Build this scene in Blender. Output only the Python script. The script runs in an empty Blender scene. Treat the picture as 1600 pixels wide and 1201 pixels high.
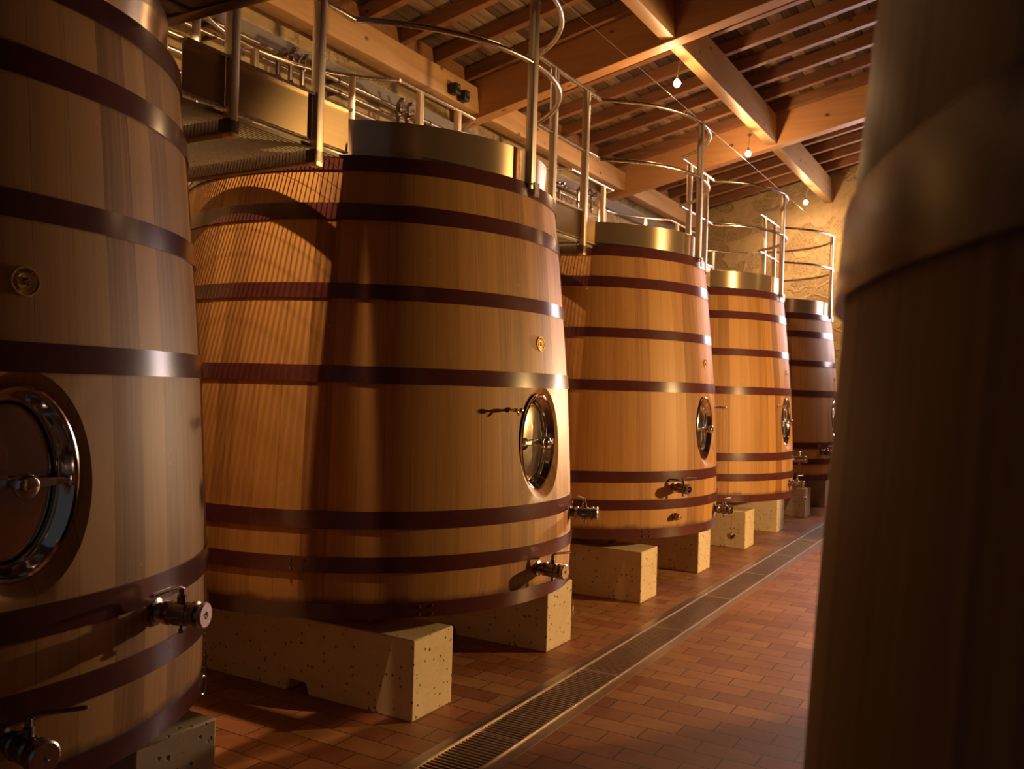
import bpy, bmesh, math, random
from mathutils import Vector, Matrix
PI = math.pi
random.seed(7)
sc = bpy.context.scene
C = sc.collection

# ------------------------------------------------------------------ camera, world, lights, exposure
TH, PIT, ROLL, FPX = 0.5239, 0.0041, 0.0291, 1388.77
F = Vector((-math.sin(TH)*math.cos(PIT), math.cos(TH)*math.cos(PIT), math.sin(PIT)))
R0 = Vector((math.cos(TH), math.sin(TH), 0)); U0 = R0.cross(F)
R = R0*math.cos(ROLL)+U0*math.sin(ROLL); U = U0*math.cos(ROLL)-R0*math.sin(ROLL)
cd = bpy.data.cameras.new('camera'); cam = bpy.data.objects.new('camera', cd); C.objects.link(cam)
cam.matrix_world = Matrix(((R.x, U.x, -F.x, 0), (R.y, U.y, -F.y, 0), (R.z, U.z, -F.z, 1.6), (0, 0, 0, 1)))
cd.sensor_fit = 'HORIZONTAL'; cd.sensor_width = 36; cd.lens = FPX/1600*36
cd.clip_start = 0.02; cd.clip_end = 100
cd.dof.use_dof = True; cd.dof.focus_distance = 4.2; cd.dof.aperture_fstop = 5.6
sc.camera = cam
w = bpy.data.worlds.new('world'); sc.world = w; w.use_nodes = True
w.node_tree.nodes['Background'].inputs[0].default_value = (0.88, 0.92, 1.0, 1)
w.node_tree.nodes['Background'].inputs[1].default_value = 0.032
sc.view_settings.view_transform = 'Standard'; sc.view_settings.look = 'None'
sc.view_settings.gamma = 1; sc.view_settings.use_curve_mapping = False
sc.view_settings.exposure = 0.0

PITCH = 2.8928; XC = -3.481
YT = {k: 4.3067+(k-2)*PITCH for k in range(0, 7)}
WARM = (1.0, 0.58, 0.27)
LAMPS = [(-2.92, -0.62, 4.50), (-2.92, 2.27, 4.50), (-2.92, 5.12, 4.50), (-2.92, 8.008, 4.527), (-2.92, 10.504, 4.467), (-2.92, 13.70, 4.513)]
LAMP_W = [0, 380, 150, 130, 130, 150]; HALO = [0, 3, 7, 24, 44, 24]

def light(name, kind, loc, col, power, size=0.05, rot=None, size_y=None):
    d = bpy.data.lights.new(name, kind); d.color = col; d.energy = power
    if kind == 'AREA':
        d.shape = 'RECTANGLE'; d.size = size; d.size_y = size_y or size
    else: d.shadow_soft_size = size
    o = bpy.data.objects.new(name, d); C.objects.link(o); o.location = loc
    if rot: o.rotation_euler = rot
    return o
for (x, y, z), p in zip(LAMPS, LAMP_W):
    if p <= 0: continue
    o = light('spot_bulb_light', 'SPOT', (x, y, z-0.06), WARM, p, 0.022)
    o.data.spot_size = math.radians(70); o.data.spot_blend = 0.06
    if y > 13: o.data.spot_size = math.radians(125); o.data.spot_blend = 1.0
    o.rotation_euler = Vector((-0.62, 0.30, -1) if y < 13 else (0.05, 1.0, -0.9)).to_track_quat('-Z', 'Y').to_euler()
for (x, y, z), p in zip(LAMPS, HALO):
    if p > 0: light('halo_bulb_light', 'POINT', (x, y, z-0.07), WARM, p, 0.025)
# head-height lamp on the opposite side, inferred from hoop highlights and tap shadows
AISLE_W = 1080
o = light('aisle_light', 'SPOT', (2.2, 8.15, 1.75), (1.0, 0.58, 0.21), AISLE_W, 0.08)
o.data.spot_size = math.radians(80); o.data.spot_blend = 0.10
o.rotation_euler = Vector((math.cos(math.radians(190)), math.sin(math.radians(190)), -0.14)).to_track_quat('-Z', 'Y').to_euler()
o = light('aisle_light', 'SPOT', (-1.5, 9.0, 1.6), (1.0, 0.67, 0.37), 640, 0.06)  # unseen spot added in the aisle to light the nearest vat
o.data.spot_size = math.radians(25); o.data.spot_blend = 0.4
o.rotation_euler = Vector((math.cos(math.radians(262.8)), math.sin(math.radians(262.8)), -0.045)).to_track_quat('-Z', 'Y').to_euler()
# unseen lamps added above the opposite row to brighten the purlin's right side
for y_ in (8.6, 11.6):
    light('right_row_fill_light', 'POINT', (0.7, y_, 4.5), WARM, 16, 0.03)
# daylight through the end window (window_1)
light('window_daylight', 'AREA', (-1.0, 14.85, 3.4), (1.0, 0.80, 0.80), 95, 2.0, (PI/2, 0, PI), 2.2)

# ------------------------------------------------------------------ node helpers
def newmat(name):
    m = bpy.data.materials.new(name); m.use_nodes = True
    nt = m.node_tree; b = nt.nodes['Principled BSDF']; return m, nt, b
def N(nt, t, **kw):
    n = nt.nodes.new(t)
    for k, v in kw.items():
        if k.startswith('i_'):
            key = k[2:]; key = int(key) if key.isdigit() else key.replace('_', ' ')
            n.inputs[key].default_value = v
        else: setattr(n, k, v)
    return n
def L(nt, a, b): nt.links.new(a, b)
def math_n(nt, op, a, b=None, c=None):
    n = nt.nodes.new('ShaderNodeMath'); n.operation = op
    for i, v in enumerate((a, b, c)):
        if v is None: continue
        if isinstance(v, (int, float)): n.inputs[i].default_value = v
        else: L(nt, v, n.inputs[i])
    return n.outputs[0]
def ramp(nt, fac, stops):
    r = nt.nodes.new('ShaderNodeValToRGB'); e = r.color_ramp.elements
    while len(e) < len(stops): e.new(0.5)
    for i, (p, c) in enumerate(stops):
        e[i].position = p; e[i].color = (c[0], c[1], c[2], 1) if not isinstance(c, (int, float)) else (c, c, c, 1)
    L(nt, fac, r.inputs[0]); return r.outputs[0]
def mixc(nt, fac, a, b, mode='MIX'):
    n = nt.nodes.new('ShaderNodeMix'); n.data_type = 'RGBA'; n.blend_type = mode
    if isinstance(fac, (int, float)): n.inputs[0].default_value = fac
    else: L(nt, fac, n.inputs[0])
    for i, v in ((6, a), (7, b)):
        if isinstance(v, tuple): n.inputs[i].default_value = (v[0], v[1], v[2], 1)
        else: L(nt, v, n.inputs[i])
    return n.outputs[2]
def bump(nt, b, h, s=0.3, d=0.01):
    n = N(nt, 'ShaderNodeBump'); n.inputs['Strength'].default_value = s; n.inputs['Distance'].default_value = d
    L(nt, h, n.inputs['Height']); L(nt, n.outputs[0], b.inputs['Normal'])
def noise(nt, vec, scale, detail=4, rough=0.55, dist=0.0, dims='3D', w=None):
    n = N(nt, 'ShaderNodeTexNoise'); n.noise_dimensions = dims
    n.inputs['Scale'].default_value = scale; n.inputs['Detail'].default_value = detail
    n.inputs['Roughness'].default_value = rough; n.inputs['Distortion'].default_value = dist
    if vec is not None: L(nt, vec, n.inputs['Vector'])
    if w is not None: L(nt, w, n.inputs['W'])
    return n.outputs['Fac']
def mapping(nt, vec, scale=(1, 1, 1), loc=(0, 0, 0)):
    m = N(nt, 'ShaderNodeMapping'); m.inputs['Scale'].default_value = scale; m.inputs['Location'].default_value = loc
    L(nt, vec, m.inputs[0]); return m.outputs[0]
def objco(nt): return N(nt, 'ShaderNodeTexCoord').outputs['Object']

def mat_staves(name, light_c, dark_c, nst=60):
    m, nt, b = newmat(name); co = objco(nt)
    sp = N(nt, 'ShaderNodeSeparateXYZ'); L(nt, co, sp.inputs[0])
    ang = math_n(nt, 'ARCTAN2', sp.outputs[1], sp.outputs[0])
    u = math_n(nt, 'MULTIPLY', ang, nst/(2*PI))
    warp = noise(nt, mapping(nt, co, (0.0, 0.0, 0.0)), 1)
    idx = math_n(nt, 'FLOOR', u); fr = math_n(nt, 'FRACT', u)
    rnd = N(nt, 'ShaderNodeObjectInfo').outputs['Random']
    seed = math_n(nt, 'ADD', idx, math_n(nt, 'MULTIPLY', rnd, 57.3))
    wn = N(nt, 'ShaderNodeTexWhiteNoise'); wn.noise_dimensions = '1D'; L(nt, seed, wn.inputs['W'])
    # grain vector: angle stretched against height, shifted per stave
    cv = N(nt, 'ShaderNodeCombineXYZ'); L(nt, math_n(nt, 'MULTIPLY', u, 9.0), cv.inputs[0])
    L(nt, math_n(nt, 'MULTIPLY', seed, 3.7), cv.inputs[1]); L(nt, math_n(nt, 'MULTIPLY', sp.outputs[2], 1.3), cv.inputs[2])
    g = noise(nt, cv.outputs[0], 1.0, 6, 0.62, 0.6)
    cv2 = N(nt, 'ShaderNodeCombineXYZ'); L(nt, math_n(nt, 'MULTIPLY', u, 2.0), cv2.inputs[0])
    L(nt, seed, cv2.inputs[1]); L(nt, math_n(nt, 'MULTIPLY', sp.outputs[2], 0.8), cv2.inputs[2])
    big = noise(nt, cv2.outputs[0], 1.0, 3, 0.5, 0.3)
    f = math_n(nt, 'ADD', math_n(nt, 'MULTIPLY', g, 0.5), math_n(nt, 'ADD', math_n(nt, 'MULTIPLY', wn.outputs[0], 0.34), math_n(nt, 'MULTIPLY', big, 0.30)))
    col = ramp(nt, f, [(0.36, tuple(c*0.75 for c in dark_c)), (0.55, tuple((a_+b2)/2 for a_, b2 in zip(dark_c, light_c))), (0.74, light_c)])
    # medullary flecks
    cv3 = N(nt, 'ShaderNodeCombineXYZ'); L(nt, math_n(nt, 'MULTIPLY', u, 5.0), cv3.inputs[0]); L(nt, seed, cv3.inputs[1]); L(nt, math_n(nt, 'MULTIPLY', sp.outputs[2], 14.0), cv3.inputs[2])
    fl = noise(nt, cv3.outputs[0], 1.0, 3, 0.7, 1.6)
    fl = ramp(nt, fl, [(0.655, 0.0), (0.69, 1.0)])
    patch = ramp(nt, noise(nt, cv2.outputs[0], 1.7, 1), [(0.53, 0.0), (0.62, 0.42)])
    col = mixc(nt, math_n(nt, 'MULTIPLY', fl, patch), col, tuple(min(1, c*1.7) for c in light_c))
    # dark wine/water stains above the two lowest hoops: wobbly edge in height
    st = noise(nt, mapping(nt, co, (2.6, 2.6, 0.3)), 1.5, 4, 0.7)
    zz = math_n(nt, 'SUBTRACT', sp.outputs[2], math_n(nt, 'MULTIPLY', st, 0.10))
    stain = ramp(nt, zz, [(0.505, 0.7), (0.535, 0.0)])
    col = mixc(nt, stain, col, (0.035, 0.02, 0.012))
    # seams
    e = math_n(nt, 'ABSOLUTE', math_n(nt, 'SUBTRACT', fr, 0.5))
    seam = ramp(nt, e, [(0.488, 0.0), (0.497, 1.0)])
    sv = math_n(nt, 'MULTIPLY', seam, math_n(nt, 'MULTIPLY', wn.outputs[0], 0.75))
    col = mixc(nt, sv, col, (0.05, 0.025, 0.012))
    L(nt, col, b.inputs['Base Color'])
    b.inputs['Roughness'].default_value = 0.5; b.inputs['Specular IOR Level'].default_value = 0.35
    h = math_n(nt, 'SUBTRACT', math_n(nt, 'MULTIPLY', g, 0.25), math_n(nt, 'MULTIPLY', seam, 0.12))
    bump(nt, b, h, 0.35, 0.002)
    return m
def mat_simple(name, col, rough=0.5, metal=0.0, spec=0.5, nscale=0, namt=0.0, bumps=0, rv=0.12):
    m, nt, b = newmat(name)
    b.inputs['Metallic'].default_value = metal; b.inputs['Specular IOR Level'].default_value = spec
    co = objco(nt); n = noise(nt, co, nscale or 12, 5, 0.6)
    c = ramp(nt, n, [(0.25, tuple(v*(1-namt) for v in col)), (0.75, tuple(min(1, v*(1+namt)) for v in col))])
    L(nt, c, b.inputs['Base Color'])
    r = math_n(nt, 'ADD', math_n(nt, 'MULTIPLY', n, rv), rough-rv/2); L(nt, r, b.inputs['Roughness'])
    if bumps: bump(nt, b, n, bumps, 0.003)
    return m
def mat_brushed(name, col, rough, axis='Z', aniso=0.85, rot=0.0, metal=1.0):
    m, nt, b = newmat(name); b.inputs['Metallic'].default_value = metal
    co = objco(nt)
    sc_ = (3, 3, 260) if axis == 'Z' else (260, 3, 3)
    n = noise(nt, mapping(nt, co, sc_), 1.0, 3)
    c = ramp(nt, n, [(0.3, tuple(v*0.88 for v in col)), (0.7, col)]); L(nt, c, b.inputs['Base Color'])
    b.inputs['Roughness'].default_value = rough; b.inputs['Anisotropic'].default_value = aniso
    b.inputs['Anisotropic Rotation'].default_value = rot
    t = N(nt, 'ShaderNodeTangent'); t.direction_type = 'RADIAL'; t.axis = axis; L(nt, t.outputs[0], b.inputs['Tangent'])
    return m
def mat_beam(name, light_c, dark_c, axis=0, rough=0.5, knots=True):
    """sawn timber, grain along local axis, tight knots"""
    m, nt, b = newmat(name); co = objco(nt)
    rnd = N(nt, 'ShaderNodeObjectInfo').outputs['Random']
    off = N(nt, 'ShaderNodeCombineXYZ'); L(nt, math_n(nt, 'MULTIPLY', rnd, 31.0), off.inputs[0]); L(nt, math_n(nt, 'MULTIPLY', rnd, 17.0), off.inputs[1])
    va = N(nt, 'ShaderNodeVectorMath'); va.operation = 'ADD'; L(nt, co, va.inputs[0]); L(nt, off.outputs[0], va.inputs[1]); v = va.outputs[0]
    s = [14, 14, 14]; s[axis] = 0.9
    g = noise(nt, mapping(nt, v, tuple(s)), 1.0, 5, 0.6, 0.8)
    g2 = noise(nt, v, 0.9, 2)
    f = math_n(nt, 'ADD', math_n(nt, 'MULTIPLY', g, 0.65), math_n(nt, 'MULTIPLY', g2, 0.4))
    col = ramp(nt, f, [(0.3, dark_c), (0.78, light_c)])
    if knots:
        vo = N(nt, 'ShaderNodeTexVoronoi'); vo.inputs['Scale'].default_value = 1.0
        ks = [5.5, 5.5, 5.5]; ks[axis] = 3.6
        L(nt, mapping(nt, v, tuple(ks)), vo.inputs['Vector']); vo.inputs['Randomness'].default_value = 1
        k = ramp(nt, vo.outputs['Distance'], [(0.075, 1.0), (0.14, 0.0)])
        sel = N(nt, 'ShaderNodeSeparateColor'); L(nt, vo.outputs['Color'], sel.inputs[0])
        k = math_n(nt, 'MULTIPLY', k, math_n(nt, 'GREATER_THAN', sel.outputs[0], 0.25))
        col = mixc(nt, math_n(nt, 'MULTIPLY', k, 0.85), col, tuple(c*0.18 for c in dark_c))
    L(nt, col, b.inputs['Base Color']); b.inputs['Roughness'].default_value = rough
    b.inputs['Specular IOR Level'].default_value = 0.3
    bump(nt, b, g, 0.15, 0.002)
    return m

M = {}
M['staves'] = mat_staves('oak_staves', (0.57, 0.305, 0.100), (0.36, 0.165, 0.050))
M['wood_head'] = mat_beam('oak_head', (0.42, 0.24, 0.10), (0.25, 0.12, 0.05), 0, knots=False)
M['oak_bevel'] = mat_simple('cut_oak_edge', (0.42, 0.24, 0.11), 0.45, 0, 0.4, 9, 0.2)
M['hoop'] = mat_simple('painted_hoop', (0.10, 0.028, 0.030), 0.21, 0.0, 0.75, 14, 0.14, 0.015, 0.03)
M['collar'] = mat_brushed('brushed_steel_collar', (0.84, 0.66, 0.44), 0.27, 'Z', 0.92, 0.25, 0.82)
M['plate'] = mat_brushed('brushed_steel_plate', (0.52, 0.39, 0.23), 0.36, 'Z', 0.75, 0.25)
M['tube'] = mat_simple('satin_post_steel', (0.76, 0.66, 0.54), 0.42, 1.0, 0.5, 60, 0.05)
M['steel'] = mat_simple('satin_steel', (0.66, 0.62, 0.58), 0.26, 1.0, 0.5, 60, 0.08)
M['polish'] = mat_simple('polished_steel', (0.78, 0.74, 0.69), 0.09, 1.0, 0.5, 25, 0.05)
M['door_steel'] = mat_simple('worn_door_steel', (0.68, 0.60, 0.50), 0.17, 1.0, 0.5, 9, 0.10)
M['valve'] = mat_simple('dull_valve_steel', (0.36, 0.30, 0.27), 0.24, 1.0, 0.5, 50, 0.15)
M['dark_steel'] = mat_simple('dark_frame_steel', (0.16, 0.115, 0.09), 0.42, 0.85, 0.5, 30, 0.2)
M['grating'] = mat_simple('galvanised_grating', (0.42, 0.38, 0.30), 0.45, 0.9, 0.5, 60, 0.2)
M['brass'] = mat_simple('brass_plaque', (0.85, 0.55, 0.15), 0.42, 0.35, 0.5, 30, 0.12)
M['engrave'] = mat_simple('engraved_dark', (0.06, 0.03, 0.03), 0.5, 0.2)
M['rubber'] = mat_simple('black_rubber', (0.012, 0.012, 0.013), 0.4)
M['blackbox'] = mat_simple('black_plastic', (0.02, 0.016, 0.014), 0.5)
M['chock'] = mat_beam('chock_wood', (0.42, 0.22, 0.10), (0.22, 0.10, 0.04), 0, knots=False)
M['truss'] = mat_beam('truss_wood', (0.62, 0.34, 0.15), (0.42, 0.205, 0.085), 0)
M['purlin'] = mat_beam('purlin_wood', (0.66, 0.42, 0.20), (0.44, 0.25, 0.10), 1)
M['joist'] = mat_beam('joist_wood', (0.34, 0.16, 0.075), (0.17, 0.075, 0.035), 0)
M['wire'] = mat_simple('steel_wire', (0.5, 0.42, 0.33), 0.35, 1.0)
M['band'] = mat_simple('grey_painted_steel', (0.27, 0.24, 0.23), 0.6, 0.0, 0.3, 8, 0.08)

def mat_concrete():
    m, nt, b = newmat('cast_concrete'); co = mapping(nt, objco(nt), (1, 1, 1), (0.391, 0.21, 0.117))
    n = noise(nt, co, 5, 6, 0.6); n2 = noise(nt, co, 40, 4, 0.6)
    col = ramp(nt, math_n(nt, 'ADD', math_n(nt, 'MULTIPLY', n, 0.7), math_n(nt, 'MULTIPLY', n2, 0.3)), [(0.3, (0.66, 0.52, 0.33)), (0.7, (0.80, 0.67, 0.46))])
    vo = N(nt, 'ShaderNodeTexVoronoi'); vo.inputs['Scale'].default_value = 27; vo.inputs['Randomness'].default_value = 1
    dco = N(nt, 'ShaderNodeVectorMath'); dco.operation = 'ADD'; L(nt, co, dco.inputs[0])
    nv = N(nt, 'ShaderNodeTexNoise'); nv.inputs['Scale'].default_value = 60; L(nt, co, nv.inputs['Vector'])
    sc1 = N(nt, 'ShaderNodeVectorMath'); sc1.operation = 'SCALE'; sc1.inputs['Scale'].default_value = 0.016; L(nt, nv.outputs['Color'], sc1.inputs[0]); L(nt, sc1.outputs[0], dco.inputs[1])
    L(nt, dco.outputs[0], vo.inputs['Vector'])
    sel = N(nt, 'ShaderNodeSeparateColor'); L(nt, vo.outputs['Color'], sel.inputs[0])
    p = math_n(nt, 'MULTIPLY', ramp(nt, vo.outputs['Distance'], [(0.12, 1.0), (0.22, 0.0)]), math_n(nt, 'GREATER_THAN', sel.outputs[0], 0.50))
    p = math_n(nt, 'MULTIPLY', p, ramp(nt, noise(nt, co, 6, 2), [(0.15, 0.0), (0.25, 1.0)]))
    col = mixc(nt, math_n(nt, 'MULTIPLY', p, 0.9), col, (0.09, 0.05, 0.03))
    L(nt, col, b.inputs['Base Color']); b.inputs['Roughness'].default_value = 0.85
    bump(nt, b, math_n(nt, 'SUBTRACT', math_n(nt, 'MULTIPLY', n2, 0.15), p), 0.7, 0.004)
    return m
M['concrete'] = mat_concrete()
def mat_tiles():
    m, nt, b = newmat('terracotta_tiles'); co = objco(nt)
    v = mapping(nt, co, (1, 1, 1), (1.384, -4.16, 0))
    br = N(nt, 'ShaderNodeTexBrick'); L(nt, v, br.inputs['Vector'])
    br.offset = 0.5; br.offset_frequency = 2; br.squash = 1
    br.inputs['Scale'].default_value = 1.0; br.inputs['Brick Width'].default_value = 0.272; br.inputs['Row Height'].default_value = 0.1412
    br.inputs['Mortar Size'].default_value = 0.0032; br.inputs['Mortar Smooth'].default_value = 0.2; br.inputs['Bias'].default_value = 0.0
    br.inputs['Color1'].default_value = (0, 0, 0, 1); br.inputs['Color2'].default_value = (1, 1, 1, 1); br.inputs['Mortar'].default_value = (0.5, 0.5, 0.5, 1)
    t = ramp(nt, br.outputs['Color'], [(0.0, (0.36, 0.135, 0.062)), (0.4, (0.46, 0.205, 0.09)), (0.75, (0.52, 0.265, 0.12)), (1.0, (0.50, 0.20, 0.10))])
    n = noise(nt, co, 9, 5, 0.6); n2 = noise(nt, co, 1.3, 3)
    t = mixc(nt, 0.55, t, ramp(nt, n, [(0.3, (0.55, 0.5, 0.45)), (0.75, (1.1, 1.1, 1.1))]), 'MULTIPLY')
    t = mixc(nt, 0.5, t, ramp(nt, n2, [(0.35, (0.6, 0.55, 0.5)), (0.7, (1.1, 1.1, 1.1))]), 'MULTIPLY')
    col = mixc(nt, br.outputs['Fac'], t, (0.05, 0.028, 0.018)); L(nt, col, b.inputs['Base Color'])
    L(nt, math_n(nt, 'ADD', math_n(nt, 'MULTIPLY', n, 0.25), 0.34), b.inputs['Roughness'])
    b.inputs['Specular IOR Level'].default_value = 0.4
    bump(nt, b, math_n(nt, 'SUBTRACT', math_n(nt, 'MULTIPLY', n, 0.1), br.outputs['Fac']), 0.5, 0.003)
    return m
M['tiles'] = mat_tiles()
def mat_stone():
    m, nt, b = newmat('limestone_rubble_wall'); co = objco(nt)
    nv = N(nt, 'ShaderNodeTexNoise'); nv.inputs['Scale'].default_value = 2.2; nv.inputs['Detail'].default_value = 7; L(nt, co, nv.inputs['Vector'])
    sc1 = N(nt, 'ShaderNodeVectorMath'); sc1.operation = 'SCALE'; sc1.inputs['Scale'].default_value = 0.9; L(nt, nv.outputs['Color'], sc1.inputs[0])
    a = N(nt, 'ShaderNodeVectorMath'); a.operation = 'ADD'; L(nt, mapping(nt, co, (1, 1, 1.7)), a.inputs[0]); L(nt, sc1.outputs[0], a.inputs[1])
    vo = N(nt, 'ShaderNodeTexVoronoi'); vo.feature = 'DISTANCE_TO_EDGE'; vo.inputs['Scale'].default_value = 2.5; L(nt, a.outputs[0], vo.inputs['Vector'])
    vc = N(nt, 'ShaderNodeTexVoronoi'); vc.inputs['Scale'].default_value = 2.5; L(nt, a.outputs[0], vc.inputs['Vector'])
    sel = N(nt, 'ShaderNodeSeparateColor'); L(nt, vc.outputs['Color'], sel.inputs[0])
    n = noise(nt, co, 7, 7, 0.68, 0.4); n2 = noise(nt, co, 30, 5, 0.65)
    base = ramp(nt, n, [(0.25, (0.50, 0.36, 0.19)), (0.6, (0.66, 0.51, 0.29))])
    stone = mixc(nt, math_n(nt, 'MULTIPLY', sel.outputs[0], 0.6), base, (0.48, 0.34, 0.19))
    # exposed stones show as darker rough patches in the render
    ex = math_n(nt, 'MULTIPLY', ramp(nt, vo.outputs['Distance'], [(0.03, 0.0), (0.10, 1.0)]), math_n(nt, 'GREATER_THAN', sel.outputs[1], 0.45))
    pits = ramp(nt, n2, [(0.5, 0.0), (0.62, 1.0)])
    col = mixc(nt, ex, base, stone)
    col = mixc(nt, math_n(nt, 'MULTIPLY', math_n(nt, 'MULTIPLY', pits, ex), 0.6), col, (0.22, 0.14, 0.07))
    L(nt, col, b.inputs['Base Color']); b.inputs['Roughness'].default_value = 0.9
    hh = math_n(nt, 'ADD', math_n(nt, 'MULTIPLY', n, 0.5), math_n(nt, 'MULTIPLY', math_n(nt, 'MULTIPLY', ex, n2), -0.9))
    bump(nt, b, hh, 0.9, 0.03)
    return m
M['stone'] = mat_stone()
def mat_deck():
    m, nt, b = newmat('roof_boards'); co = objco(nt)
    sp = N(nt, 'ShaderNodeSeparateXYZ'); L(nt, co, sp.inputs[0])
    u = math_n(nt, 'MULTIPLY', sp.outputs[0], 1/0.145); idx = math_n(nt, 'FLOOR', u); fr = math_n(nt, 'FRACT', u)
    wn = N(nt, 'ShaderNodeTexWhiteNoise'); wn.noise_dimensions = '1D'; L(nt, idx, wn.inputs['W'])
    g = noise(nt, mapping(nt, co, (14, 1.2, 1)), 1, 5, 0.65, 1.2)
    col = ramp(nt, math_n(nt, 'ADD', math_n(nt, 'MULTIPLY', g, 0.6), math_n(nt, 'MULTIPLY', wn.outputs[0], 0.4)), [(0.25, (0.06, 0.035, 0.024)), (0.55, (0.16, 0.10, 0.065)), (0.85, (0.40, 0.29, 0.20))])
    e = math_n(nt, 'ABSOLUTE', math_n(nt, 'SUBTRACT', fr, 0.5)); seam = ramp(nt, e, [(0.46, 0.0), (0.49, 1.0)])
    col = mixc(nt, seam, col, (0.02, 0.012, 0.008)); L(nt, col, b.inputs['Base Color']); b.inputs['Roughness'].default_value = 0.7
    # boards are cupped: height falls towards each edge
    hh = math_n(nt, 'SUBTRACT', math_n(nt, 'MULTIPLY', e, -1.2), seam); bump(nt, b, hh, 0.8, 0.02)
    return m
M['deck'] = mat_deck()
def mat_emit(name, col, s):
    m, nt, b = newmat(name); b.inputs['Base Color'].default_value = (*col, 1)
    b.inputs['Emission Color'].default_value = (*col, 1); b.inputs['Emission Strength'].default_value = s; return m
M['bulb'] = mat_emit('glowing_bulb', (1.0, 0.72, 0.38), 90)
M['sky_pane'] = mat_emit('daylight_pane', (0.95, 0.82, 0.92), 3.0)

# ------------------------------------------------------------------ mesh helpers
class MB:
    def __init__(s): s.v = []; s.f = []; s.sm = []
    def add(s, vs, fs, smooth=False):
        o = len(s.v); s.v += [tuple(v) for v in vs]
        for f in fs: s.f.append(tuple(i+o for i in f)); s.sm.append(smooth)
    def box(s, c, size, mat=None):
        hx, hy, hz = [d/2 for d in size]
        vs = [Vector((x*hx, y*hy, z*hz)) for z in (-1, 1) for y in (-1, 1) for x in (-1, 1)]
        if mat is not None: vs = [mat @ v for v in vs]
        vs = [v+Vector(c) for v in vs]
        s.add(vs, [(0, 2, 3, 1), (4, 5, 7, 6), (0, 1, 5, 4), (1, 3, 7, 5), (3, 2, 6, 7), (2, 0, 4, 6)])
    def bbox(s, c, size, bev=0.004, mat=None):
        """box with chamfered edges"""
        bm = bmesh.new(); bmesh.ops.create_cube(bm, size=1)
        for v in bm.verts: v.co = Vector((v.co.x*size[0], v.co.y*size[1], v.co.z*size[2]))
        bmesh.ops.bevel(bm, geom=bm.edges[:], offset=bev, segments=2, affect='EDGES', profile=0.5)
        s.bm(bm, (mat.to_4x4() if mat is not None else Matrix()), c); bm.free()
    def bm(s, bm, mat=None, off=(0, 0, 0), smooth=False):
        bm.verts.index_update(); m = mat or Matrix()
        s.add([(m @ v.co)+Vector(off) for v in bm.verts], [tuple(v.index for v in f.verts) for f in bm.faces], smooth)
    def tube(s, pts, r, n=10, cap=True, closed=False, rr=None):
        pts = [Vector(p) for p in pts]; m = len(pts); rings = []
        prev = None
        for i in range(m):
            if closed: t = pts[(i+1) % m]-pts[i-1]
            else: t = pts[min(i+1, m-1)]-pts[max(i-1, 0)]
            t.normalize()
            if prev is None:
                a = Vector((0, 0, 1)) if abs(t.z) < 0.9 else Vector((1, 0, 0)); x = t.cross(a).normalized()
            else: x = (prev-t*prev.dot(t)).normalized()
            prev = x; y = t.cross(x); ri = rr[i] if rr else r
            rings.append([pts[i]+(x*math.cos(2*PI*j/n)+y*math.sin(2*PI*j/n))*ri for j in range(n)])
        vs = [v for rg in rings for v in rg]; fs = []
        for i in range(m if closed else m-1):
            a = i*n; b_ = ((i+1) % m)*n
            for j in range(n): fs.append((a+j, a+(j+1) % n, b_+(j+1) % n, b_+j))
        if cap and not closed: fs.append(tuple(range(n-1, -1, -1))); fs.append(tuple((m-1)*n+j for j in range(n)))
        s.add(vs, fs, True)
    def lathe(s, prof, n=48, mat=None, cap0=False, cap1=False, smooth=True, a0=0, a1=2*PI):
        """profile of (r, z) around local Z"""
        full = abs(a1-a0-2*PI) < 1e-6; k = n if full else n+1
        vs = []
        for r, z in prof:
            for j in range(k):
                a = a0+(a1-a0)*j/n; vs.append(Vector((r*math.cos(a), r*math.sin(a), z)))
        fs = []
        for i in range(len(prof)-1):
            for j in range(n if full else k-1):
                j2 = (j+1) % k; fs.append((i*k+j, i*k+j2, (i+1)*k+j2, (i+1)*k+j))
        if cap0: fs.append(tuple(range(k-1, -1, -1)))
        if cap1: fs.append(tuple((len(prof)-1)*k+j for j in range(k)))
        if mat is not None: vs = [mat @ v for v in vs]
        s.add(vs, fs, smooth)
    def build(s, name, m, parent=None, bevel=0, loc=None):
        me = bpy.data.meshes.new(name); me.from_pydata(s.v, [], s.f)
        for p, sm in zip(me.polygons, s.sm): p.use_smooth = sm
        me.update(); me.materials.append(M[m] if isinstance(m, str) else m)
        try: me.set_sharp_from_angle(angle=math.radians(38))
        except Exception: pass
        o = bpy.data.objects.new(name, me); C.objects.link(o)
        if parent: o.parent = parent
        if loc: o.location = loc
        if bevel:
            md = o.modifiers.new('bevel', 'BEVEL'); md.width = bevel; md.segments = 2; md.limit_method = 'ANGLE'
        return o
def tag(o, label=None, cat=None, group=None, kind=None):
    if label: o['label'] = label
    if cat: o['category'] = cat
    if group: o['group'] = group
    if kind: o['kind'] = kind
    return o
def thing(name, loc, label, cat, group=None, rz=0):
    o = bpy.data.objects.new(name, None); C.objects.link(o); o.location = loc; o.rotation_euler = (0, 0, rz); o.empty_display_size = 0.1
    return tag(o, label, cat, group)
def copy_tree(o, parent=None):
    c = o.copy(); C.objects.link(c)
    if parent is not None: c.parent = parent
    for ch in list(o.children): copy_tree(ch, c)
    return c

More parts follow.
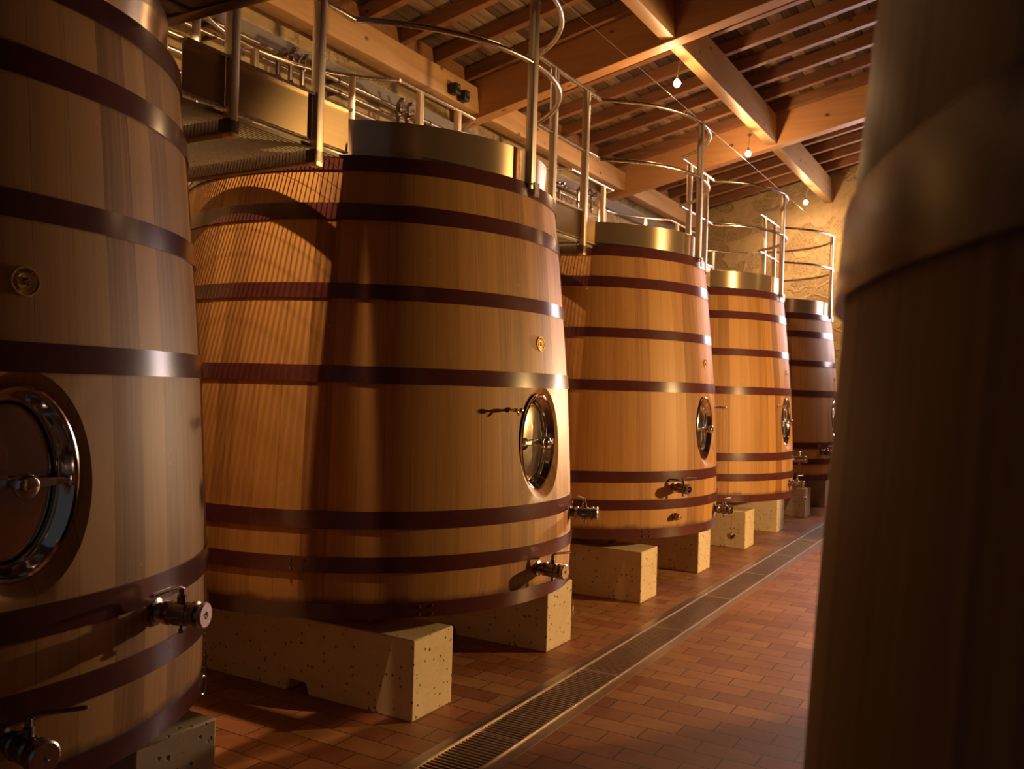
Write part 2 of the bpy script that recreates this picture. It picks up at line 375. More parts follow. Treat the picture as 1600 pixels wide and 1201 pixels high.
# ------------------------------------------------------------------ structure
mb = MB(); mb.add([(-5.6, -3, 0), (-2.235, -3, 0), (-2.235, 15.3, 0), (-5.6, 15.3, 0)], [(0, 1, 2, 3)])
mb.add([(-1.875, -3, 0), (4.0, -3, 0), (4.0, 15.3, 0), (-1.875, 15.3, 0)], [(0, 1, 2, 3)])
tag(mb.build('floor', 'tiles'), kind='structure')
# drain channel: steel edging set in the floor, open gutter below
mb = MB()
Y0, Y1 = -3, 15.0
for x0, x1 in ((-2.235, -2.165), (-1.945, -1.875)):
    mb.box(((x0+x1)/2, (Y0+Y1)/2, -0.010), (x1-x0, Y1-Y0, 0.022))
mb.box((-2.169, (Y0+Y1)/2, 0.0065), (0.006, Y1-Y0, 0.013)); mb.box((-1.941, (Y0+Y1)/2, 0.003), (0.005, Y1-Y0, 0.008))
tag(mb.build('trim_1', mat_simple('drain_edging', (0.50, 0.40, 0.34), 0.36, 0.75, 0.5, 20, 0.15)), kind='structure')

mb = MB(); mb.box((-2.172, (Y0+Y1)/2, -0.09), (0.006, Y1-Y0, 0.13)); mb.box((-1.938, (Y0+Y1)/2, -0.09), (0.006, Y1-Y0, 0.13)); mb.box((-2.055, (Y0+Y1)/2, -0.15), (0.24, Y1-Y0, 0.006))
tag(mb.build('trim_4', mat_simple('dark_gutter', (0.03, 0.02, 0.015), 0.5)), kind='structure')  # near-black colour puts the shade between the grate bars into the gutter
SL = 0.215
def roofz(x): return 5.10+SL*(x+2.84)          # underside of the joists
XR = 4.0
mb = MB(); mb.box((-5.35, 6.0, 2.3), (0.4, 18.4, 4.75)); tag(mb.build('wall_left', 'stone'), kind='structure')
mb = MB()
prof = [(-5.55, 0), (XR, 0), (XR, roofz(XR)+0.13), (-5.55, roofz(-5.55)+0.13)]
mb.add([(x, 15.0, z) for x, z in prof]+[(x, 15.4, z) for x, z in prof], [(0, 1, 2, 3), (7, 6, 5, 4), (0, 4, 5, 1), (1, 5, 6, 2), (2, 6, 7, 3), (3, 7, 4, 0)])
tag(mb.build('wall_back', 'stone'), kind='structure')
mb = MB(); mb.box((XR+0.1, 6.0, 3.3), (0.2, 18.4, 6.6)); tag(mb.build('wall_right', mat_simple('dark_plaster', (0.10, 0.06, 0.04), 0.9)), kind='structure')
# roof boards
mb = MB(); x0, x1 = -5.55, XR
z0, z1 = roofz(x0)+0.13, roofz(x1)+0.13
mb.add([(x0, -3, z0), (x1, -3, z1), (x1, 15.4, z1), (x0, 15.4, z0), (x0, -3, z0+0.03), (x1, -3, z1+0.03), (x1, 15.4, z1+0.03), (x0, 15.4, z0+0.03)],
       [(3, 2, 1, 0), (4, 5, 6, 7), (0, 1, 5, 4), (2, 3, 7, 6), (1, 2, 6, 5), (3, 0, 4, 7)])
tag(mb.build('ceiling', 'deck'), kind='structure')
# end window (daylight), on the far wall to the right
mb = MB(); wx0, wx1, wz0, wz1 = -2.0, 0.0, 2.3, 4.5
for c_, s_ in ((((wx0+wx1)/2, 14.97, wz0), (wx1-wx0+0.1, 0.08, 0.07)), (((wx0+wx1)/2, 14.97, wz1), (wx1-wx0+0.1, 0.08, 0.07)), ((wx0, 14.97, (wz0+wz1)/2), (0.07, 0.08, wz1-wz0)), ((wx1, 14.97, (wz0+wz1)/2), (0.07, 0.08, wz1-wz0)), (((wx0+wx1)/2, 14.97, (wz0+wz1)/2), (0.06, 0.08, wz1-wz0)), (((wx0+wx1)/2, 14.97, (wz0+wz1)/2), (wx1-wx0, 0.08, 0.05))): mb.box(c_, s_)
wf = tag(mb.build('window_1', 'truss'), kind='structure')
mb = MB(); mb.box(((wx0+wx1)/2, 14.985, (wz0+wz1)/2), (wx1-wx0, 0.01, wz1-wz0)); mb.build('pane', 'sky_pane', wf)
# grey ledge band running along the left wall
mb = MB(); mb.box((-5.115, 6.0, 4.19), (0.13, 18, 0.13)); tag(mb.build('trim_2', 'band'), kind='structure')

# ------------------------------------------------------------------ roof timber
def slope_box(y0, y1, xa, xb, zb, h, name, mat, parent=None):
    """timber following the roof slope; zb(x) gives its underside"""
    o = Vector((xa, y0, zb(xa))); mb = MB()
    vs = []
    for y in (y0, y1):
        for x, dz in ((xa, 0), (xb, 0), (xb, h), (xa, h)): vs.append(Vector((x, y, zb(x)+dz))-o)
    mb.add(vs, [(0, 1, 2, 3), (7, 6, 5, 4), (0, 4, 5, 1), (1, 5, 6, 2), (2, 6, 7, 3), (3, 7, 4, 0)])
    return mb.build(name, mat, parent, 0.006, o)
tz = lambda x: 4.30+SL*(x+4.8)
TR = [0.0, 3.75, 7.5, 11.25]
tl = {0.0: 'deep sloping glulam roof beam overhead nearest the camera', 3.75: 'deep sloping glulam roof beam above the gap of the two nearest casks',
      7.5: 'deep sloping wooden roof beam crossing above the second vat, in front of the first bright spotlight', 11.25: 'deep sloping wooden roof beam with the spotlight glow on it, near the stone end wall'}
for y in TR[1:]:
    o = slope_box(y, y+0.16, -5.15, XR, tz, 0.43, 'roof_beam', 'truss')
    tag(o, tl[y], 'roof beam')
# longitudinal purlins between the beams
segs = [(-3, 3.75), (3.91, 7.5), (7.66, 11.25), (11.41, 15.0)]
pl = ['wooden purlin overhead nearest the camera, above the spotlight cable', 'wooden purlin meeting the near face of the second roof beam, top centre',
      'pale worn wooden purlin between the two visible roof beams, next to the bright spotlight', 'short pale purlin running from the lit roof beam to the stone end wall']
ll = ['wooden wall beam on the left above the steel pipes, nearest section', 'orange wooden wall beam along the left wall above the stone strip, with two small black boxes',
      'wooden wall beam on the left between the two roof beams', 'wooden wall beam on the left behind the far roof beam, above the pump fittings']
for i, (a, b_) in enumerate(segs):
    if i > 0:
        mb = MB(); mb.bbox((0, 0, 0), (0.13, b_-a, 0.36), 0.006); o = mb.build('purlin', 'purlin', None, 0, (-2.835, (a+b_)/2, 4.93)); tag(o, pl[i], 'roof beam', 'purlins along the roof')
    mb = MB(); mb.bbox((0, 0, 0), (0.16, b_-a, 0.25), 0.006); o = mb.build('wall_beam', 'purlin', None, 0, (-4.885, (a+b_)/2, 4.465)); tag(o, ll[i], 'beam', 'beams along the left wall')
mb = MB(); mb.box((-5.02, 6.0, 4.71), (0.2, 18, 0.24)); tag(mb.build('trim_3', 'joist'), kind='structure')
# joists
jn = 0
bays = ['bay nearest the camera', 'bay between the two visible roof beams', 'bay before the stone wall']
proto = None
y = 7.97-0.535*8
cnt = {}
while y < 14.9:
    if all(not (t-0.05 < y < t+0.2) for t in TR):
        if proto is None:
            mb = MB(); L0 = XR+5.2
            vs = []
            for yy in (-0.04, 0.04):
                for x, dz in ((0, 0), (L0, 0), (L0, 0.13), (0, 0.13)): vs.append((x, yy, SL*x+dz))
            mb.add(vs, [(0, 1, 2, 3), (7, 6, 5, 4), (0, 4, 5, 1), (1, 5, 6, 2), (2, 6, 7, 3), (3, 7, 4, 0)])
            proto = mb.build('joist', 'joist', None, 0.004); o = proto
        else: o = proto.copy(); C.objects.link(o)
        o.location = (-5.2, y, roofz(-5.2)+0.0)
        bay = 0 if y < 7.5 else (1 if y < 11.2 else 2)
        num = cnt.get(bay, 0); cnt[bay] = num+1
        words = ['first', 'second', 'third', 'fourth', 'fifth', 'sixth', 'seventh', 'eighth', 'ninth', 'tenth']
        tag(o, 'roof joist, %s from the near side, %s' % (words[num], bays[bay]), 'joist', 'roof joists under the boards')
    y += 0.535

# ------------------------------------------------------------------ drain gratings
def make_grate():
    t = thing('drain_grate', (0, 0, 0), 'x', 'drain grate', 'grates of the floor drain')
    mb = MB(); n = 40
    for i in range(n):
        yy = -0.545+1.09*(i+0.5)/n; mb.box((0, yy, -0.004), (0.212, 0.009, 0.018))
    mb.build('bars', 'grate', t)
    mb = MB()
    for x in (-0.108, 0.108): mb.box((x, 0, -0.006), (0.006, 1.115, 0.02))
    for yy in (-0.553, 0.553): mb.box((0, yy, -0.006), (0.214, 0.012, 0.02))
    mb.build('frame', 'grate', t); return t
M['grate'] = mat_simple('grate_steel', (0.62, 0.50, 0.40), 0.45, 0.9, 0.5, 20, 0.15)
gp = make_grate()
gy = 3.53-0.56
gl = {0: 'nearest steel grate in the floor drain, cut by the bottom edge of the picture', 1: 'steel drain grate beside the concrete block under the nearest gap', 2: 'steel drain grate beside the front end of the second block of the central vat',
      3: 'steel drain grate just past the central vat', 4: 'drain grate in front of the first block of the third vat', 5: 'drain grate in front of the third vat', 6: 'drain grate at the gap behind the third vat', 7: 'drain grate in front of the fourth vat', 8: 'drain grate past the fourth vat', 9: 'furthest drain grate beside the dark cask edge'}
for i in range(10):
    o = gp if i == 0 else copy_tree(gp)
    o.location = (-2.055, gy+i*1.121, 0); o['label'] = gl[i]

# ------------------------------------------------------------------ concrete blocks and chocks
def make_block():
    mb = MB(); W = 0.337; Ln = 2.0; H = 0.389
    prof = [(0, 0), (-0.655, 0), (-0.675, 0.058), (-0.79, 0.062), (-0.805, 0), (-Ln, 0), (-Ln, H), (0, H)]
    n = len(prof)
    vs = [(x, -W/2, z) for x, z in prof]+[(x, W/2, z) for x, z in prof]
    fs = [tuple(range(n)), tuple(range(2*n-1, n-1, -1))]+[(i, i+n, (i+1) % n+n, (i+1) % n) for i in range(n)]
    mb.add(vs, [tuple(reversed(f)) for f in fs]); return mb.build('support_block', 'concrete', None, 0.007)
blk = make_block(); nb = 0
bl = {(1, 0): 'concrete support block under the nearest vat, at its camera side', (1, 1): 'concrete block at the bottom left corner under the nearest vat',
      (2, 0): 'long cream concrete block in front under the central vat, fully lit end face', (2, 1): 'concrete block under the right side of the central vat, tall lit end',
      (3, 0): 'cream concrete block at the near side of the third vat', (3, 1): 'concrete block at the far side under the third vat',
      (4, 0): 'concrete block at the near side of the fourth vat', (4, 1): 'concrete block at the far side under the fourth vat',
      (5, 0): 'small distant concrete block at the near side of the fifth vat', (5, 1): 'most distant concrete block, under the far side of the fifth vat'}
cl = {1: 'nearest', 2: 'central', 3: 'third', 4: 'fourth', 5: 'fifth'}
mbc = MB(); mbc.bbox((0, 0, 0.043), (0.22, 0.20, 0.086), 0.004); chock = mbc.build('wooden_chock', 'chock')
nc = 0
for k in range(1, 6):
    for j in (0, 1):
        o = blk if nb == 0 else blk.copy()
        if nb: C.objects.link(o)
        yb = YT[k]-0.698+j*1.367; o.location = (-2.483, yb, 0); nb += 1
        tag(o, bl[(k, j)], 'concrete block', 'concrete blocks under the vats')
        for q, xx in enumerate((-2.93, -4.15)):
            c_ = chock if nc == 0 else chock.copy()
            if nc: C.objects.link(c_)
            nc += 1; c_.location = (xx, yb+(0.04 if j == 0 else -0.04), 0.389)
            tag(c_, 'wooden chock on the %s block of the %s vat, %s side' % (('near', 'far')[j], cl[k], ('aisle', 'wall')[q]), 'chock', 'chocks between blocks and vats')

# ------------------------------------------------------------------ vats
WR = [(0.477, 1.237), (0.52, 1.240), (0.70, 1.243), (0.90, 1.237), (1.10, 1.230), (1.31, 1.218), (1.60, 1.200), (1.85, 1.178), (2.05, 1.158), (2.25, 1.140), (2.45, 1.118), (2.60, 1.100), (2.72, 1.086)]
def rw(z):
    if z <= WR[0][0]: return WR[0][1]
    for (a, ra), (b_, rb) in zip(WR, WR[1:]):
        if z <= b_: return ra+(rb-ra)*(z-a)/(b_-a)
    return WR[-1][1]
HOOPS = [(2.649, 2.727), (2.402, 2.484), (2.012, 2.086), (1.604, 1.685), (0.906, 0.990), (0.698, 0.773), (0.478, 0.552)]
DZ, DA, DHW, DHH = 1.31, -0.035, 0.215, 0.305     # door centre height, azimuth, half width/height of the wood bevel
def staves_mesh():
    mb = MB(); NA = 144
    zs = [0.477, 0.52, 0.60, 0.70, 0.80, 0.90]+[0.96+0.035*i for i in range(21)]+[1.70, 1.78, 1.85, 1.95, 2.05, 2.15, 2.25, 2.35, 2.45, 2.55, 2.65, 2.72]
    iz0 = min(range(len(zs)), key=lambda i: abs(zs[i]-(DZ-DHH-0.04))); iz1 = min(range(len(zs)), key=lambda i: abs(zs[i]-(DZ+DHH+0.04)))
    da = 2*PI/NA; h = 6                                # hole half width in columns
    ia0, ia1 = -h, h
    def P(a, z, d=0): r = rw(z)-d; return (r*math.cos(a), r*math.sin(a), z)
    vs = [P(DA+i*da, z) for z in zs for i in range(NA)]
    fs = []
    for zi in range(len(zs)-1):
        for i in range(NA):
            ii = i if i < NA/2 else i-NA
            if iz0 <= zi < iz1 and ia0 <= ii < ia1: continue
            i2 = (i+1) % NA; fs.append((zi*NA+i, zi*NA+i2, (zi+1)*NA+i2, (zi+1)*NA+i))
    # boundary loop of the hole, counter-clockwise
    loop = [(i, iz0) for i in range(ia0, ia1)]+[(ia1, z) for z in range(iz0, iz1)]+[(i, iz1) for i in range(ia1, ia0, -1)]+[(ia0, z) for z in range(iz1, iz0, -1)]
    n = len(loop); idx = [z*NA+(i % NA) for i, z in loop]
    outer = [((i*da)*rw(DZ), zs[z]-DZ) for i, z in loop]
    ring_prev = idx
    for kx, (hw, hh, dep) in enumerate([(DHW, DHH, 0.0), (DHW-0.006, DHH-0.008, 0.006), (0.178, 0.262, 0.030), (0.170, 0.252, 0.10)]):
        base = len(vs); ring = []
        for (u, v) in outer:
            t = math.atan2(v/hh, u/hw); uu, vv = hw*math.cos(t), hh*math.sin(t)
            vs.append(P(DA+uu/rw(DZ), DZ+vv, dep)); ring.append(len(vs)-1)
        for q in range(n):
            q2 = (q+1) % n; fs.append((ring_prev[q], ring_prev[q2], ring[q2], ring[q]))
        ring_prev = ring
    mb.add(vs, fs, True)
    # rim, inside, heads
    mb.lathe([(1.086, 2.72), (1.080, 2.726), (1.034, 2.726), (1.030, 2.72), (1.032, 2.66)], NA)
    mb.lathe([(1.17, 0.52), (1.178, 0.477), (1.232, 0.475), (1.237, 0.477)], NA)
    return mb
def frame_at(az, z, dr=0.0):
    """matrix: local x = outward, y = tangential, z = up, origin on the wood surface"""
    r = rw(z)+dr
    return Matrix.Translation((r*math.cos(az), r*math.sin(az), z)) @ Matrix.Rotation(az, 4, 'Z')
def put(mbx, mt):
    mbx.v = [tuple(mt @ Vector(v)) for v in mbx.v]; return mbx
XAX = Matrix.Rotation(PI/2, 4, 'Y')    # lathe axis Z -> X
def ring_ell(mb, prof, a, b_, n=64):
    """prof: list of (inset, x depth); elliptical ring around local x"""
    vs = []
    for ins, x in prof:
        for j in range(n):
            t = 2*PI*j/n; vs.append((x, (a-ins)*math.cos(t), (b_-ins)*math.sin(t)))
    fs = []
    for i in range(len(prof)-1):
        for j in range(n): fs.append((i*n+j, i*n+(j+1) % n, (i+1)*n+(j+1) % n, (i+1)*n+j))
    mb.add(vs, fs, True)
def text_mesh(s, size, ext=0.0008):
    cu = bpy.data.curves.new('t', 'FONT'); cu.body = s; cu.size = size; cu.extrude = ext; cu.align_x = 'CENTER'
    o = bpy.data.objects.new('t', cu); C.objects.link(o)
    dg = bpy.context.evaluated_depsgraph_get(); me = bpy.data.meshes.new_from_object(o.evaluated_get(dg))
    r = ([v.co.copy() for v in me.vertices], [tuple(p.vertices) for p in me.polygons])
    bpy.data.objects.remove(o); bpy.data.curves.remove(cu); bpy.data.meshes.remove(me); return r
# plaque lettering, shared mesh data
def lettering_mb(mt):
    mb = MB(); R_ = 0.0285; txt = 'SEGUIN MOREAU'
    for i, ch in enumerate(txt):
        if ch == ' ': continue
        a = math.radians(218-i*14.2); v, f = text_mesh(ch, 0.0105)
        # letters stand with their feet to the centre; local y = right as seen from outside is -? viewer sees +y to the left of x-outward frame
        for_v = []
        for p in v:
            q = Matrix.Rotation(a-PI/2, 3, 'Z') @ Vector((p.x, p.y, 0)); q = q+Vector((R_*math.cos(a)*0.93, R_*math.sin(a)*0.93, 0))
            for_v.append((0.0046+p.z, q.x, q.y))
        mb.add(for_v, f)
    return put(mb, mt)
LET = None
def add_valve(vat, az, z, hdl=1, capped=True, chain=False, label=None, dr=0.012, s=1.0):
    mt = frame_at(az, z, 0.0) @ Matrix.Scale(s, 4)
    mb = MB()
    mb.lathe([(0.0, 0), (0.042, 0), (0.042, 0.008), (0.030, 0.012), (0.027, 0.030), (0.036, 0.034), (0.038, 0.050), (0.033, 0.054), (0.033, 0.064), (0.037, 0.068), (0.0375, 0.108), (0.031, 0.114), (0.030, 0.122), (0.040, 0.126), (0.041, 0.142), (0.033, 0.146), (0.031, 0.156)]+([] if capped else [(0.025, 0.156), (0.024, 0.120), (0.0, 0.119)]), 24, XAX)
    for yy in (-0.030, 0.030):
        mb.box((0.088, yy, 0), (0.03, 0.012, 0.012))
    mb.lathe([(0.006, -0.060), (0.009, -0.056), (0.009, -0.048), (0.006, -0.045), (0.006, -0.03)], 10, Matrix.Translation((0.088, 0, 0)), cap0=True)
    body = put(mb, mt).build('valve', 'valve', vat)
    if label: body['label'] = label
    mb = MB(); mb.lathe([(0.014, 0.030), (0.014, 0.055), (0.009, 0.060), (0.008, 0.078)], 12, Matrix.Translation((0.088, 0, 0)), cap1=True)
    hd = Vector((math.cos(hdl), math.sin(hdl), 0))
    p0 = Vector((0.088, 0, 0.076)); mb.tube([p0-hd*0.004, p0+hd*0.012+Vector((0, 0, 0.008)), p0+hd*0.03+Vector((0, 0, 0.010)), p0+hd*0.13+Vector((0, 0, 0.006))], 0.0065, 10)
    mb.lathe([(0.0, 0), (0.008, 0.001), (0.008, 0.006), (0, 0.007)], 10, Matrix.Translation(p0+hd*0.13+Vector((0, 0, 0.003))))
    put(mb, mt).build('handle', 'valve', body)
    if capped:
        mb = MB(); mb.lathe([(0.031, 0.156), (0.040, 0.157), (0.041, 0.166), (0.036, 0.170), (0.012, 0.170), (0.010, 0.166), (0.0, 0.166)], 24, XAX)
        mb.lathe([(0.005, 0.166), (0.005, 0.176), (0, 0.177)], 8, XAX)
        put(mb, mt).build('cap', 'steel', body)
    if chain:
        mb = MB(); L_ = 0.16; nlk = 15
        for i in range(nlk):
            zc = -0.03-L_*i/nlk; pts = []
            for q in range(8):
                t = 2*PI*q/8; a_, b2 = 0.0035*math.cos(t), 0.0075*math.sin(t)
                pts.append((0.160+(a_ if i % 2 else 0), 0.012+(0 if i % 2 else a_), zc+b2))
            mb.tube(pts, 0.0011, 5, closed=True)
        put(mb, mt).build('chain', 'valve', body)
        mb = MB(); mb.tube([(0.160, 0.012+0.019*math.sin(2*PI*q/20), -0.03-L_-0.028+0.028*math.cos(2*PI*q/20)) for q in range(20)], 0.0022, 6, closed=True)
        put(mb, mt).build('chain_ring', 'steel', body)
    return body
def hanging_cap(vat, az, z, drop=0.12):
    mt = frame_at(az, z, 0.05); mb = MB()
    mb.tube([(0.10, 0, 0), (0.102, 0.004, -drop*0.5), (0.10, 0.008, -drop)], 0.0016, 6)
    mb.lathe([(0.0, -0.012), (0.030, -0.012), (0.034, -0.006), (0.034, 0.006), (0.028, 0.010), (0.0, 0.010)], 20, Matrix.Translation((0.10, 0.010, -drop-0.018)) @ Matrix.Rotation(0.5, 4, 'X'))
    put(mb, mt).build('hanging_cap', 'valve', vat)['label'] = 'small dark steel cap dangling from its chain'
def add_tap(vat, az, z):
    mt = frame_at(az, z); mb = MB()
    mb.lathe([(0, 0), (0.014, 0), (0.014, 0.006), (0.007, 0.009), (0.006, 0.035), (0.010, 0.038), (0.010, 0.058), (0.006, 0.060), (0.0055, 0.085), (0.012, 0.088), (0.013, 0.096), (0.008, 0.101), (0, 0.102)], 14, XAX)
    mb.tube([(0.062, 0, 0), (0.068, 0, -0.014), (0.078, 0, -0.026)], 0.0045, 8)
    put(mb, mt).build('sampling_tap', 'polish', vat)
def build_vat(proto_door=True, hoop_only=False):
    t = thing('wine_vat', (XC, 0, 0), 'x', 'wine vat')
    staves_mesh().build('staves', 'staves', t)
    mb = MB(); mb.lathe([(1.172, 0.50), (0.0, 0.50)], 72, smooth=False); mb.build('bottom_head', 'wood_head', t); mb = MB(); mb.lathe([(0.0, 2.70), (1.034, 2.70)], 72, smooth=False); mb.build('top_head', 'wood_head', t)
    for i, (a, b_) in enumerate(HOOPS):
        mb = MB(); o1, o2 = rw(a)+0.0005, rw(b_)+0.0005; th = 0.0075
        mb.lathe([(o1-0.004, a), (o1+th, a), (o2+th, b_), (o2-0.004, b_)], 144)
        # rivets at the lap joint
        aj = 2.6+0.5*i
        for dz in (0.25, 0.75):
            for dd in (0, 0.05): put_r = Matrix.Translation(((o1+th)*math.cos(aj+dd), (o1+th)*math.sin(aj+dd), a+(b_-a)*dz)); mb.lathe([(0.008, -0.008), (0.006, 0.006), (0, 0.008)], 8, put_r)
        mb.build('hoop', 'hoop', t)
    return t
def add_collar(t):
    mb = MB(); r = 1.045; z0, z1 = 2.715, 2.918
    mb.lathe([(r, z0), (r, z1-0.003), (r-0.003, z1), (r-0.012, z1), (r-0.012, z1-0.01), (0.35, z1+0.012), (0.33, z1+0.03), (0.0, z1+0.03)], 128)
    c_ = mb.build('steel_collar', 'collar', t); c_['label'] = 'brushed stainless steel collar and lid'
    # curb strip below the collar
    mb = MB(); mb.lathe([(r+0.012, 2.722), (r+0.012, 2.736), (r, 2.738)], 128); mb.build('collar_strip', 'steel', t)
    mb = MB()
    for az in (-2.1, ):
        mt = Matrix.Rotation(az, 4, 'Z'); mb.box(mt @ Vector((1.098, 0, 2.705)), (0.012, 0.07, 0.06), Matrix.Rotation(az, 3, 'Z'))
    mb.build('bracket', 'steel', t)
def add_door(t):
    mt = frame_at(DA, DZ, -0.002)
    mb = MB(); ring_ell(mb, [(0.014, -0.05), (-0.002, -0.026), (0.000, -0.020), (0.006, -0.017), (0.014, -0.020), (0.022, -0.034), (0.036, -0.046), (0.044, -0.062), (0.047, -0.095)], 0.178, 0.262)
    rim = put(mb, mt).build('door_rim', 'polish', t); rim['label'] = 'polished oval steel manway rim'
    mb = MB(); pr = [(0.047, -0.090), (0.052, -0.072), (0.060, -0.068), (0.075, -0.067), (0.10, -0.064), (0.13, -0.062), (0.16, -0.061), (0.1779, -0.060)]
    ring_ell(mb, pr, 0.178, 0.262)
    door = put(mb, mt).build('door', 'door_steel', t); door['label'] = 'oval stainless steel manway door'
    mb = MB()
    for sgn in (-1, 1):
        n = 6
        for i in range(1):
            x0, x1 = -0.030, -0.018
            a = [(x0, sgn*0.02, -0.017), (x0, sgn*0.145, -0.008), (x0, sgn*0.145, 0.008), (x0, sgn*0.02, 0.017)]
            vs = a+[(x1+ (0.006 if abs(p[1]) < 0.1 else 0), p[1], p[2]) for p in a]
            mb.add(vs, [(0, 1, 2, 3), (7, 6, 5, 4), (0, 4, 5, 1), (1, 5, 6, 2), (2, 6, 7, 3), (3, 7, 4, 0)])
        mb.box((-0.024, sgn*0.146, 0), (0.02, 0.008, 0.03))
    put(mb, mt).build('cross_bar', 'steel', door, 0.002)
    mb = MB(); mb.lathe([(0.016, -0.062), (0.016, 0.0), (0.024, 0.002), (0.026, 0.008), (0.032, 0.014), (0.034, 0.030), (0.032, 0.040), (0.026, 0.046), (0.012, 0.049), (0.0, 0.049)], 28, XAX)
    put(mb, mt).build('knob', 'polish', door)
def add_plaque(t):
    global LET
    mt = frame_at(-0.020, 1.845, 0.0) @ Matrix.Rotation(-0.06, 4, 'Y')
    mb = MB(); mb.lathe([(0.0, 0.003), (0.021, 0.003), (0.0225, 0.0042), (0.024, 0.003), (0.035, 0.003), (0.0365, 0.0055), (0.039, 0.0055), (0.040, 0.003), (0.040, -0.004)], 40, XAX)
    # blank banner on the lower right rim
    for k_ in range(9):
        a = math.radians(-62+k_*9)
    pq = put(mb, mt).build('maker_plaque', 'brass', t); pq['label'] = 'round brass maker plaque'
    lm = lettering_mb(mt).build('lettering', 'engrave', pq)
    mb = MB()
    for (a0, a1, r_) in ((-75, 10, 0.0245), (-75, 10, 0.0335)):
        mb.tube([(0.0042, r_*math.cos(math.radians(a)), r_*math.sin(math.radians(a))) for a in range(a0, a1+1, 5)], 0.0006, 5)
    rnd = random.Random(3)
    for q in range(8):
        a = q*PI/4; mb.tube([(0.0042, 0.004*math.cos(a), 0.004*math.sin(a)), (0.0045, (0.010+0.003*(q % 2))*math.cos(a), (0.010+0.003*(q % 2))*math.sin(a))], 0.0018, 5)
    put(mb, mt).build('emblem', 'engrave', pq)
    mb = MB()
    for a in (math.radians(235), math.radians(55)):
        mb.lathe([(0.0035, 0.003), (0.003, 0.006), (0, 0.0065)], 10, Matrix.Translation((0, 0.0295*math.cos(a), 0.0295*math.sin(a))) @ XAX)
    put(mb, mt).build('nail', 'polish', pq)

VL = {1: 'nearest huge oak vat at the left edge, with brass plaque and cropped oval door',
      2: 'huge oak vat in the middle of the picture with striped grating shadows',
      3: 'third oak vat in the left row, with a valve left of its oval door',
      4: 'fourth oak vat in the left row, with a tap in front of its small door',
      5: 'furthest oak vat in the left row, by the stone end wall'}
vats = {}
base = build_vat()
for k in range(1, 6):
    t = base if k == 1 else copy_tree(base)
    t.location = (XC, YT[k], 0); t['label'] = VL[k]; t['category'] = 'wine vat'; t['group'] = 'oak vats of the left row'; vats[k] = t
# foreground vat of the opposite row, at the right edge
fg = copy_tree(base); fg.location = (1.009, 1.105, 0); fg.rotation_euler = (0, 0, PI); fg.scale = (0.985, 0.985, 1.05)
fg['label'] = 'dark out of focus oak cask filling the right edge of the picture'; fg['category'] = 'wine vat'; fg['group'] = 'oak vats of the right row'
for k in range(1, 6):
    t = vats[k]
    if k == 1: add_collar(t); add_door(t); add_plaque(t); srcs = [o for o in t.children if o.name.split('.')[0] in ('steel_collar', 'collar_strip', 'bracket', 'door_rim', 'door', 'maker_plaque')]
    else:
        for s_ in srcs: copy_tree(s_, t)
for s_ in [o for o in srcs if o.name.split('.')[0] in ('steel_collar', 'collar_strip')]: copy_tree(s_, fg)
HR = 0.5
fr = lambda d: math.radians(d)
add_valve(vats[1], fr(-3), 0.655, 1.2, True, False, 'low outlet valve'); add_valve(vats[1], fr(20.5), 0.875, -1.75, True, True, 'middle outlet valve with chain')
add_valve(vats[2], fr(-4), 0.640, 1.3, True, False, 'low outlet valve'); add_valve(vats[2], fr(21), 0.875, -1.2+PI, True, False, 'middle outlet valve')
add_valve(vats[3], fr(-25), 0.860, 1.4, False, False, 'open valve left of the door'); add_valve(vats[3], fr(6), 0.640, 1.35, False, False, 'low outlet valve')
add_valve(vats[4], fr(-2), 0.640, 1.35, True, False, 'low outlet valve'); add_valve(vats[4], fr(21), 0.875, 1.2, True, False, 'middle outlet valve')
add_valve(vats[5], fr(-25), 0.860, 1.4, False, False, 'open valve left of the door'); add_valve(vats[5], fr(-3), 0.640, 1.3, True, False, 'low outlet valve')
for k in (1, 2, 4): add_tap(vats[k], fr(-15.5), 1.487)
add_tap(vats[3], fr(14), 1.487); add_tap(vats[5], fr(14), 1.487)
hanging_cap(vats[3], fr(6), 0.60, 0.16); hanging_cap(vats[4], fr(0), 0.60, 0.10)
# small stub outlet on the third vat
mb = MB(); mb.lathe([(0.03, 0), (0.03, 0.02), (0.022, 0.03), (0.022, 0.05), (0.018, 0.06), (0, 0.062)], 18, XAX); put(mb, frame_at(fr(-25), 0.635)).build('stub_outlet', 'valve', vats[3])
# hose loop hanging behind the low valve of the central vat
mb = MB(); mt = frame_at(fr(20), 0.36, 0.04)
mb.tube([(0, 0.02*math.sin(a*PI/9)*1.3, 0.05*math.cos(a*PI/9)-0.05) for a in range(0, 16)], 0.0016, 6); put(mb, mt).build('wire_loop', 'steel', vats[2])

